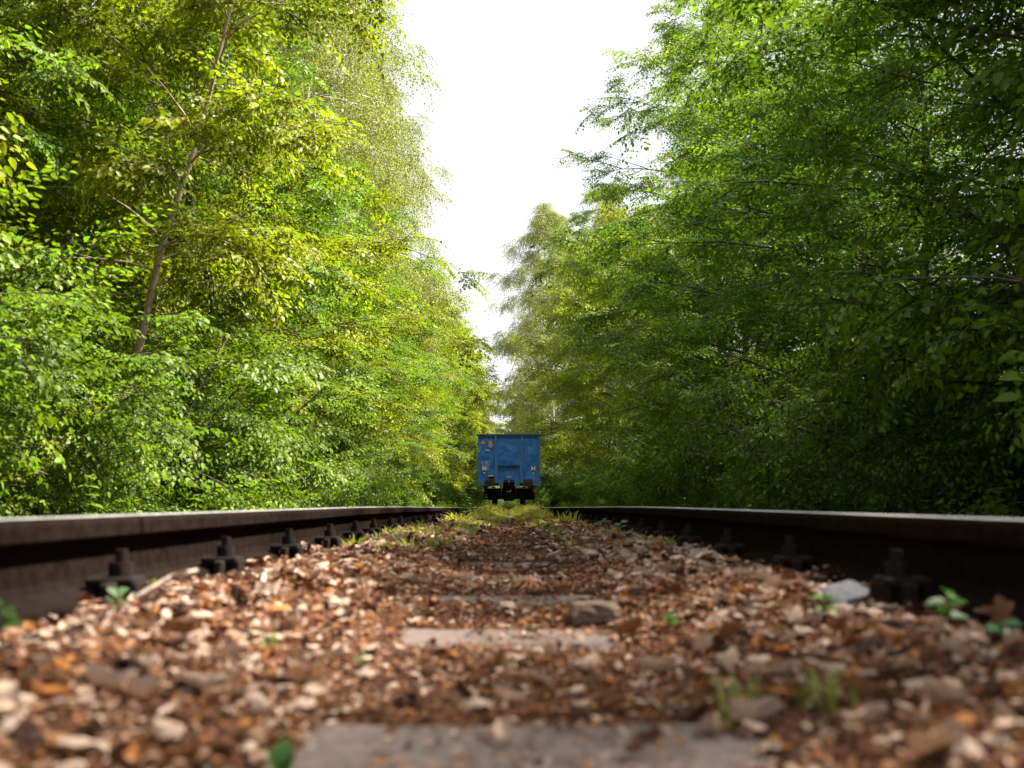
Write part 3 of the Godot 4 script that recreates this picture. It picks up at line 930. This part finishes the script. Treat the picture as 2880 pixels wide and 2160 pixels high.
	put(shrub_a, -3.2, 9.0, 0.86, 1.0, "green shrub hiding the foot of the leaning tree")
	# unseen shrubs added beyond the wagon to block the bright gap under it
	for a in [[-1.4, 68.0], [0.9, 69.0], [-0.3, 71.5], [1.7, 67.0], [-2.4, 70.0]]: put(shrub_b, a[0], a[1], 0.8, -99.0, "added narrow-leaved shrub behind the wagon, blocking the light under it", 1.0, "added shrubs blocking the light under the wagon")
	# rows behind
	d = 2.0
	while d < 115.0:
		for s in [-1, 1]:
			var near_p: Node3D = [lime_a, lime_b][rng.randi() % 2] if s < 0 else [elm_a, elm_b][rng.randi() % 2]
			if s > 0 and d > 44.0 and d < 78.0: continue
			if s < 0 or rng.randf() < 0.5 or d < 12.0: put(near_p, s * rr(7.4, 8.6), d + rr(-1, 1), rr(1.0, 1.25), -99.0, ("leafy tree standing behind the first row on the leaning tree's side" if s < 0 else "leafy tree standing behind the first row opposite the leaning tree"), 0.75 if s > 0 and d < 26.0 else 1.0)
			if s > 0 and d > 16.0: continue
			var k := rng.randi() % 3
			var o := put([birch if s < 0 else near_p, tall_y, near_p][k], s * rr(11.0, 13.5), d + rr(-1, 1), rr(0.75, 0.95), -99.0, "%s deep in the wood %s" % [["white-trunked birch" if s < 0 else "bushy green tree", "yellow-green tree", "bushy green tree"][k], ("on the leaning tree's side" if s < 0 else "opposite the leaning tree")])
			o.set_meta("group", "trees deep in the wood")
		d += 4.2

# ------------------------------------------------------------------ litter, herbs, small things
func curled(seed_: int, length: float, wid: float, curl: float, lobes := 0) -> ArrayMesh:
	rng.seed = seed_
	var b := MB.new()
	var nu := 6
	var nv := 4
	var f := func(u: float, v: float) -> Vector3:
		var w := wid * pow(sin(PI * clampf(u * 0.94 + 0.04, 0, 1)), 0.7) * (1.0 + 0.16 * sin(u * 23.0 + seed_))
		var z := v * w * 0.5
		return Vector3((u - 0.5) * length, curl * (v * v - 0.4) * wid + curl * 0.5 * length * (u - 0.5) * (u - 0.5) + 0.06 * wid * sin(u * 9.0 + v * 4.0 + seed_), z * (1.0 - 0.25 * absf(curl)))
	for i in nu:
		for j in nv:
			var u0 := float(i) / nu
			var u1 := float(i + 1) / nu
			var v0 := float(j) / nv * 2 - 1
			var v1 := float(j + 1) / nv * 2 - 1
			var g := rr(0.85, 1.12)
			b.quad(f.call(u0, v0), f.call(u1, v0), f.call(u1, v1), f.call(u0, v1), Color(g, g, g))
	return b.mesh()

func flake(seed_: int) -> ArrayMesh:
	rng.seed = seed_
	var b := MB.new()
	var n := 6
	var pts := []
	for k in n:
		var a := TAU * (k + rr(-0.3, 0.3)) / n
		var r := rr(0.5, 1.0)
		pts.append(Vector3(cos(a) * r * 0.75, rr(-0.14, 0.14), sin(a) * r * 0.36))
	var c := Vector3(rr(-0.2, 0.2), rr(-0.07, 0.05), 0)
	for k in n:
		var g := rr(0.85, 1.1)
		b.tri(c, pts[k], pts[(k + 1) % n], Color(g, g, g))
	return b.mesh()

func litter_tint() -> Color:
	var r := rng.randf()
	var g := rr(0.8, 1.2)
	if r < 0.1: return Color(.39, .285, .215) * g
	if r < 0.3: return Color(.25, .14, .088) * g
	if r < 0.44: return Color(.25, .1, .026) * g
	if r < 0.6: return Color(.15, .058, .027) * g
	if r < 0.82: return Color(.085, .037, .019) * g
	return Color(.036, .017, .01) * g

func build_litter() -> void:
	rng.seed = 501
	var kinds := [flake(61), flake(62), flake(63), curled(71, 1.0, 0.62, 0.3), curled(72, 1.0, 0.5, 0.5), curled(73, 1.0, 0.75, -0.25)]
	var where := []
	var tints := []
	for k in kinds: where.append([]); tints.append(PackedColorArray())
	rng.seed = 502
	for zone in [[0.45, 1.6, 30000, 1.0], [1.6, 3.2, 30000, 1.15], [3.2, 6.0, 20000, 1.5], [6.0, 10.0, 10000, 2.0], [10.0, 16.0, 5000, 2.3]]:
		for i in zone[2]:
			var x := rr(-0.74, 0.74)
			var d := rr(zone[0], zone[1])
			var edge := smoothstep(0.15, 0.6, absf(x))
			var big := rng.randf() < 0.012 + 0.07 * edge
			var k := (3 + rng.randi() % 3) if big else (rng.randi() % 3)
			var y := litter_y(x, d)
			var bare := false
			for s in sleeper_d:
				if absf(d - s) < 0.1 and absf(x - 0.02) < (0.15 if s < 1.2 else 0.1) and s < 9.0 and s > 0.6: bare = true
			if bare:
				if rng.randf() < (0.8 if d < 1.3 else 0.72): continue
				y = max(y, -0.204)
			var size: float = (rr(0.016, 0.036) if big else rr(0.0045, 0.0135)) * zone[3]
			var bs := Basis.from_euler(Vector3(rr(-0.6, 0.6), rr(0, TAU), rr(-0.6, 0.6))).scaled(Vector3(size, size * rr(0.5, 1.2), size) * 1.15)
			where[k].append(Transform3D(bs, Vector3(x, y + rr(0.0, 0.008) + (0.006 if big else 0.0), -d)))
			tints[k].append(Color(.38, .275, .21) * rr(.75, 1.15) if big and rng.randf() < 0.4 else litter_tint())
	for k in kinds.size():
		tag(copies("leaf_litter", kinds[k], M.dry_leaf, where[k], tints[k]), "crumbled brown leaf litter between the rails", "leaf litter", "", "stuff")
	# litter on the floor of the wood and outside the rails
	where = []
	var tt := PackedColorArray()
	for i in 9000:
		var d := rr(0.3, 30.0)
		var s := -1.0 if i % 2 == 0 else 1.0
		var x := s * (0.86 + pow(rng.randf(), 1.6) * 6.0)
		var y: float = max(litter_y(x, d) if absf(x) < 2.3 else -9.0, ground_y(x, d))
		where.append(Transform3D(Basis.from_euler(Vector3(rr(-.3, .3), rr(0, TAU), rr(-.3, .3))).scaled(Vector3.ONE * rr(.04, .08)), Vector3(x, y + 0.01, -d)))
		tt.append(litter_tint())
	tag(copies("forest_litter", kinds[3], M.dry_leaf, where, tt), "dry brown leaves on the wood floor beside the rails", "leaf litter", "", "stuff")
	# the larger dry leaves one can pick out
	var shapes := [curled(81, .042, .026, .5), curled(82, .046, .022, .8), curled(83, .036, .028, .35), curled(84, .05, .018, .9)]
	rng.seed = 503
	var big := [[-.55, 1.42], [-.57, 1.2], [-.62, 1.08], [-.41, 1.06], [-.37, 1.04], [-.32, 1.06], [-.36, 1.52], [-.44, 1.38], [-.41, 1.36], [-.5, 1.62], [-.3, 2.05], [-.45, 2.3], [-.52, 2.6], [.5, 1.9], [.55, 1.75], [.42, 1.5], [.46, 1.62], [.6, 1.45], [.38, 1.25], [.5, 1.15], [.28, 1.3], [.57, 2.3], [.44, 2.6], [.2, 1.02], [.33, .95], [.42, 1.0], [.03, 1.05], [-.02, 1.38], [.06, 1.5], [-.12, 2.9], [.12, 2.15]]
	for i in 60:
		var s := -1.0 if rng.randf() < 0.5 else 1.0
		big.append([s * rr(0.2, 0.62), rr(1.0, 4.5)])
	for i in big.size():
		var x: float = big[i][0]
		var d: float = big[i][1]
		var pale := rng.randf() < 0.62
		var o := obj("dry_leaf", shapes[rng.randi() % 4], M["dry_leaf_pale"] if pale else M["dry_leaf_brown"], null, Vector3(x, litter_y(x, d) + 0.014, -d))
		o.rotation = Vector3(rr(-.35, .35), rr(0, TAU), rr(-.35, .35))
		tag(o, "pale curled dry leaf lying on the litter between the rails" if pale else "rusty brown curled dry leaf lying on the litter between the rails", "dry leaf", "curled dry leaves on the track bed")

func lobed_leaf() -> ArrayMesh:
	var b := MB.new()
	var n := 20
	var pts := []
	for k in n + 1:
		var a := lerpf(-2.5, 2.5, float(k) / n)
		var r := 0.026 * (1.0 if k % 4 == 2 else (0.5 if k % 4 == 0 else 0.74))
		pts.append(Vector3(sin(a) * r, cos(a) * r, 0.005 * sin(a * 2.0 + 1.0) + 0.006 * cos(k * 1.7)))
	for k in n: b.tri(Vector3(0, -0.008, 0.002), pts[k], pts[k + 1], Color.WHITE)
	b.tube([Vector3(0, -0.008, 0), Vector3(0.003, -0.045, 0.004)], [0.0012, 0.001], 4)
	return b.mesh()

func rock(seed_: int, size: Vector3) -> ArrayMesh:
	var nz := FastNoiseLite.new()
	nz.seed = seed_
	nz.frequency = 0.9
	var b := MB.new()
	var f := func(i: int, j: int) -> Vector3:
		var a := TAU * i / 14.0
		var e := PI * (j / 8.0 - 0.5)
		var o := Vector3(cos(a) * cos(e), sin(e), sin(a) * cos(e))
		var k: float = 1.0 / max(absf(o.x), max(absf(o.y), absf(o.z)))
		return o * lerpf(1.0, k, 0.6) * (1.0 + 0.3 * nz.get_noise_3dv(o * 1.4)) * size * 0.5
	for j in 8:
		for i in 14: b.quad(f.call(i, j), f.call(i + 1, j), f.call(i + 1, j + 1), f.call(i, j + 1), Color.WHITE, f.call(i, j) + f.call(i + 1, j + 1))
	return b.mesh()

func seedling(label: String, x: float, d: float, tall: float, n: int, size: float, col: Color, seed_: int, lift := 0.0, rise := 0.2) -> void:
	rng.seed = seed_
	var t := thing("seedling", label, "seedling", Vector3(x, litter_y(x, d) + lift, -d), 0.0, "green seedlings on the track bed")
	var lean := Vector3(rr(-.2, .2), 0, rr(-.2, .2)) * tall
	var b := MB.new()
	b.tube([Vector3(0, -0.02, 0), Vector3(0, tall * 0.5, 0) + lean * 0.3, Vector3(0, tall, 0) + lean], [0.002, 0.0016, 0.001], 5, col * 0.7)
	obj("stem", b.mesh(), M.green_plain, t)
	for k in n:
		var f := 0.45 + 0.55 * float(k + 1) / n
		var a := k * 2.4 + rr(-.3, .3)
		b = MB.new()
		leaf(b, Vector3(0, tall * f, 0) + lean * f, Vector3(cos(a), rise + rr(-0.3, 0.3), sin(a)), Vector3(0.1, 1, 0.5), size * rr(.5, .85), size * rr(.36, .5), col * rr(.45, 0.7), 0.2)
		obj("leaf", b.mesh(), M.green_plain, t)

func tuft_mesh(seed_: int, n: int, tall: float, spread: float, wid: float) -> ArrayMesh:
	rng.seed = seed_
	var b := MB.new()
	for k in n:
		var a := rr(0, TAU)
		var p := Vector3(cos(a), 0, sin(a)) * rr(0, spread)
		var o := Vector3(cos(a + rr(-.6, .6)), 0, sin(a + rr(-.6, .6)))
		var h := tall * rr(0.5, 1.1)
		var s := o.cross(Vector3.UP) * wid
		var bend := rr(0.15, 0.8)
		var m := p + Vector3(0, h * 0.62, 0) + o * h * bend * 0.35
		var e := p + Vector3(0, h * (1.0 - bend * 0.25), 0) + o * h * bend
		var g := rr(0.75, 1.2)
		var c := Color(g * rr(.9, 1.15), g, g)
		b.quad(p - s, p + s, m + s * 0.8, m - s * 0.8, c)
		b.tri(m - s * 0.8, m + s * 0.8, e, c)
	return b.mesh()

func weed_mesh(seed_: int, tall: float, n: int, size: float) -> ArrayMesh:
	rng.seed = seed_
	var b := MB.new()
	var lean := Vector3(rr(-.25, .25), 0, rr(-.25, .25)) * tall
	b.tube([Vector3(0, -0.03, 0), Vector3(0, tall, 0) + lean], [0.004, 0.002], 4, Color(.6, .6, .6))
	for k in n:
		var f := 0.15 + 0.85 * float(k + 1) / n
		for s in 2:
			var a := k * 1.57 + s * PI + rr(-.3, .3)
			var g := rr(.8, 1.2)
			leaf(b, Vector3(0, tall * f, 0) + lean * f, Vector3(cos(a), rr(-0.2, 0.5), sin(a)), Vector3.UP, size * rr(.6, 1.1) * (1.2 - 0.5 * f), size * .55, Color(g, g, g), 0.3)
	return b.mesh()

func build_herbs() -> void:
	rng.seed = 601
	var g1 := tuft_mesh(91, 16, 0.14, 0.06, 0.0045)
	var g2 := tuft_mesh(92, 13, 0.19, 0.07, 0.005)
	rng.seed = 602
	var sets := [[g1, [], PackedColorArray()], [g2, [], PackedColorArray()]]
	for i in 11000:
		var d := 9.5 + pow(rng.randf(), 1.5) * 38.0
		var x := rr(-0.71, 0.71)
		var ax := absf(x)
		var patch := noise.get_noise_2d(x * 160.0, d * 90.0)
		if d < 15.5 + 5.0 * noise.get_noise_2d(x * 220.0, 5.0) and rng.randf() < 0.985 - 0.1 * ax: continue
		if ax > 0.62 and d < 19.0: continue
		if patch < -0.12 and rng.randf() < 0.75: continue
		if ax < 0.09: continue
		var h := lerpf(0.3, 0.7, smoothstep(0.1, 0.5, ax)) * lerpf(0.75, 1.3, smoothstep(14.0, 26.0, d)) * rr(0.3, 1.3) * (1.0 + 1.1 * patch)
		var s: Array = sets[rng.randi() % 2]
		s[1].append(Transform3D(Basis(Vector3.UP, rr(0, TAU)).scaled(Vector3(1.2, h, 1.2)), Vector3(x, litter_y(x, d) - 0.01, -d)))
		s[2].append(Color(.36, .37, .06) * rr(.45, 1.25))
	for i in 260:   # thin patches nearer by
		var d := rr(3.5, 11.0)
		var x := rr(0.25, 0.68) * (-1.0 if rng.randf() < 0.7 else 1.0)
		if noise.get_noise_2d(x * 200.0, d * 200.0) < 0.05: continue
		sets[0][1].append(Transform3D(Basis(Vector3.UP, rr(0, TAU)).scaled(Vector3(.7, rr(.3, .6), .7)), Vector3(x, litter_y(x, d) - 0.01, -d)))
		sets[0][2].append(Color(.24, .27, .05) * rr(.75, 1.15))
	for s in sets: tag(copies("grass", s[0], M.grass, s[1], s[2]), "yellow-green grass growing between the rails before the wagon", "grass", "", "stuff")
	# undergrowth outside the rails and on the wood floor
	var w1 := weed_mesh(95, 0.4, 7, 0.09)
	var w2 := weed_mesh(96, 0.3, 6, 0.07)
	rng.seed = 603
	var us := [[w1, [], PackedColorArray()], [w2, [], PackedColorArray()]]
	for i in 4200:
		var d := 2.5 + pow(rng.randf(), 1.2) * 58.0
		var sd := -1.0 if i % 2 == 0 else 1.0
		var x: float = sd * (1.25 + pow(rng.randf(), 1.3) * 6.0)
		if absf(x) < 2.6 - 0.02 * d: continue
		var y: float = max(litter_y(x, d) if absf(x) < 2.3 else -9.0, ground_y(x, d))
		var s: Array = us[rng.randi() % 2]
		s[1].append(Transform3D(Basis(Vector3.UP, rr(0, TAU)).scaled(Vector3.ONE * rr(.5, 1.15)), Vector3(x, y, -d)))
		s[2].append(Color(.12, .19, .03) * rr(.7, 1.3))
	for s in us: tag(copies("undergrowth", s[0], M.leaf, s[1], s[2]), "low green herbs covering the wood floor beside the track", "undergrowth", "", "stuff")
	# broad-leaved weeds standing by the rails before the wagon
	var wm := [weed_mesh(97, 0.3, 6, 0.085), weed_mesh(98, 0.42, 7, 0.09)]
	rng.seed = 604
	for a in [[-.66, 14.2], [-.6, 14.8], [-.7, 15.4], [-.55, 15.9], [-.64, 16.6], [-.5, 17.4], [-.42, 18.2], [-.6, 18.6], [-.68, 20.0], [.62, 16.4], [.55, 19.5], [.64, 20.3], [.7, 17.6]]:
		var o := obj("weed", wm[rng.randi() % 2], M["weed_green"], null, Vector3(a[0], litter_y(a[0], a[1]), -a[1]))
		o.rotation.y = rr(0, TAU)
		o.scale = Vector3.ONE * rr(.75, 1.1)
		tag(o, "broad-leaved green weed beside the rail %s the leaning tree" % ("near" if a[0] < 0 else "across from"), "weed", "weeds standing by the rails")
	# things one can pick out nearby
	seedling("pale green seedling with pointed leaves against the rust of the rail", -.60, 1.56, .045, 6, .032, Color(.2, .34, .14), 701, 0.0, 0.6)
	seedling("tall green sprout with one broad upright leaf beside the bare sleeper", -.19, .86, .035, 3, .034, Color(.1, .26, .04), 702, 0.0, 2.2)
	seedling("dark green leafy seedling at the edge beside the rail's foot", -.62, 1.26, .06, 5, .05, Color(.07, .16, .03), 703)
	seedling("bright green seedling cluster beneath the upright lobed dry leaf", .56, 1.33, .06, 7, .045, Color(.16, .36, .06), 704)
	seedling("bluish green seedling leaves lying low near the upright lobed dry leaf", .61, 1.27, .03, 4, .05, Color(.12, .34, .14), 705)
	seedling("yellow-green seedling beside the grey slab of stone", .47, 1.5, .05, 6, .035, Color(.26, .36, .08), 706)
	seedling("small green seedling behind a dark hollow in the litter", .26, 1.66, .03, 4, .035, Color(.14, .3, .04), 707)
	seedling("upright green seedling far along the litter by the rail", .43, 4.05, .1, 6, .05, Color(.16, .34, .06), 708)
	seedling("tiny green seedling on the litter by the sleeper", -.33, 1.42, .035, 4, .022, Color(.2, .32, .06), 709)
	seedling("tiny yellow-green seedling between two pale curled leaves", -.2, 1.4, .03, 4, .022, Color(.26, .34, .07), 710)
	seedling("low dark seedling clump under the rail across from the leaning tree", .6, 6.2, .07, 8, .07, Color(.12, .2, .03), 711)
	seedling("yellow seedling touching the foot of the rail", -.665, 1.9, .02, 4, .03, Color(.3, .36, .06), 712, 0.02)
	rng.seed = 605
	for a in [[.24, 1.06, .055, "yellow-green grass tuft with long blades beside the bare sleeper"], [.33, 1.05, .05, "green grass tuft next to a longer yellow-green one"], [-.25, 6.6, .08, "rounded green grass clump alone on the litter"], [.3, 6.4, .07, "short green grass tuft far along the litter"]]:
		var t := thing("grass_tuft", a[3], "grass tuft", Vector3(a[0], litter_y(a[0], a[1]) - 0.005, -a[1]))
		obj("blades", tuft_mesh(800 + int(a[1] * 10 + a[0] * 100), 24, a[2], 0.035, 0.0026), M["tuft_green"], t)
	# dry lobed leaf standing on edge, stones, twigs
	var ll := obj("lobed_dry_leaf", lobed_leaf(), M["dry_leaf_brown"], null, Vector3(.66, -.125, -1.37))
	ll.rotation = Vector3(-0.25, 0.2, 0.15)
	tag(ll, "brown lobed dry leaf standing upright against the dark rail", "dry leaf")
	var s1 := obj("slate_chip", rock(3, Vector3(.075, .014, .05)), M.stone_grey, null, Vector3(.565, -.128, -1.72))
	s1.rotation = Vector3(0.5, 0.5, 0.25)
	tag(s1, "flat blue-grey stone chip tilted on the litter by the rail", "stone")
	var s2 := obj("stone", rock(8, Vector3(.1, .05, .06)), M.stone_brown, null, Vector3(.16, litter_y(.16, 1.95) + .014, -1.95))
	tag(s2, "brown angular stone on the litter behind the bare sleeper", "stone")
	for a in [[Vector3(-.58, -.125, -1.6), Vector3(-.5, -.085, -1.64), "forked pale twig raised against the dark rail"], [Vector3(-.47, -.13, -1.95), Vector3(-.55, -.14, -2.25), "thick pale twig lying by the rail's clip"], [Vector3(-.5, -.165, -4.3), Vector3(-.3, -.18, -4.1), "straight brown twig lying across the litter"], [Vector3(.45, -.15, -2.7), Vector3(.6, -.12, -3.0), "grey twig lying along the rail opposite the leaning tree"]]:
		var b := MB.new()
		var m: Vector3 = (a[0] + a[1]) * .5 + Vector3(0.01, .012, 0.01)
		b.tube([a[0], m, a[1]], [.006, .005, .0035], 7, Color.WHITE, true)
		b.tube([m, m + Vector3(.035, .012, .03)], [.004, .002], 6, Color.WHITE, true)
		tag(obj("twig", b.mesh(), M.bark_pale), a[2], "twig")

func build_environment() -> void:
	var cam := Camera3D.new()
	cam.name = "camera"
	add_child(cam)
	cam.position = Vector3(0.0, 0.024, 0.0)
	cam.rotation = Vector3(deg_to_rad(6.69), deg_to_rad(-0.18), 0)
	var at := CameraAttributesPhysical.new()
	at.frustum_focal_length = 31.44
	at.exposure_aperture = 3.4
	at.frustum_focus_distance = 30.0
	at.frustum_near = 0.05
	at.frustum_far = 600.0
	cam.attributes = at
	cam.fov = rad_to_deg(2.0 * atan(1080.0 / 2830.0))
	cam.near = 0.05
	cam.far = 600.0
	cam.current = true
	var e := Environment.new()
	e.background_mode = Environment.BG_SKY
	var sk := ProceduralSkyMaterial.new()
	sk.sky_top_color = lin(.9, .95, 1.0)
	sk.sky_horizon_color = lin(1.0, 1.0, 1.0)
	sk.sky_curve = 0.25
	sk.ground_bottom_color = lin(.08, .07, .05)
	sk.ground_horizon_color = lin(.3, .3, .26)
	sk.sun_angle_max = 0.5
	sk.sky_energy_multiplier = 0.52
	var sky := Sky.new()
	sky.sky_material = sk
	e.sky = sky
	e.tonemap_mode = Environment.TONE_MAPPER_LINEAR
	e.tonemap_exposure = 5.5
	e.sdfgi_enabled = true
	e.ssao_enabled = true
	e.ssil_enabled = true
	var we := WorldEnvironment.new()
	we.name = "environment"
	we.environment = e
	add_child(we)
	var sun := DirectionalLight3D.new()
	sun.name = "sun"
	sun.light_energy = 1.6
	sun.light_angular_distance = 3.0
	sun.light_color = lin(1.0, .93, .8)
	sun.shadow_enabled = true
	add_child(sun)
	# the sun stands ahead and to the right, high
	var az := deg_to_rad(78.0)
	var el := deg_to_rad(55.0)
	var toward := Vector3(sin(az) * cos(el), sin(el), -cos(az) * cos(el))
	sun.look_at_from_position(toward * 50.0, Vector3.ZERO)

func _ready() -> void:
	noise.seed = 3; noise.frequency = 0.01; noise.fractal_octaves = 3
	fine.seed = 4; fine.frequency = 0.02; fine.fractal_octaves = 2
	rng.seed = 1
	build_environment()
	materials()
	for a in [["dry_leaf_pale", lin(.38, .275, .21)], ["dry_leaf_brown", lin(.16, .075, .035)], ["weed_green", lin(.16, .26, .045)], ["tuft_green", lin(.17, .2, .045)]]:
		var m: StandardMaterial3D = tinted(a[0], 0.7, lin(.3, .28, .1) if a[0].contains("green") else lin(.2, .14, .08), 0.3)
		m.albedo_color = a[1]
	build_ground()
	build_rails()
	build_sleepers()
	build_woods()
	build_wagon()
	build_litter()
	build_herbs()
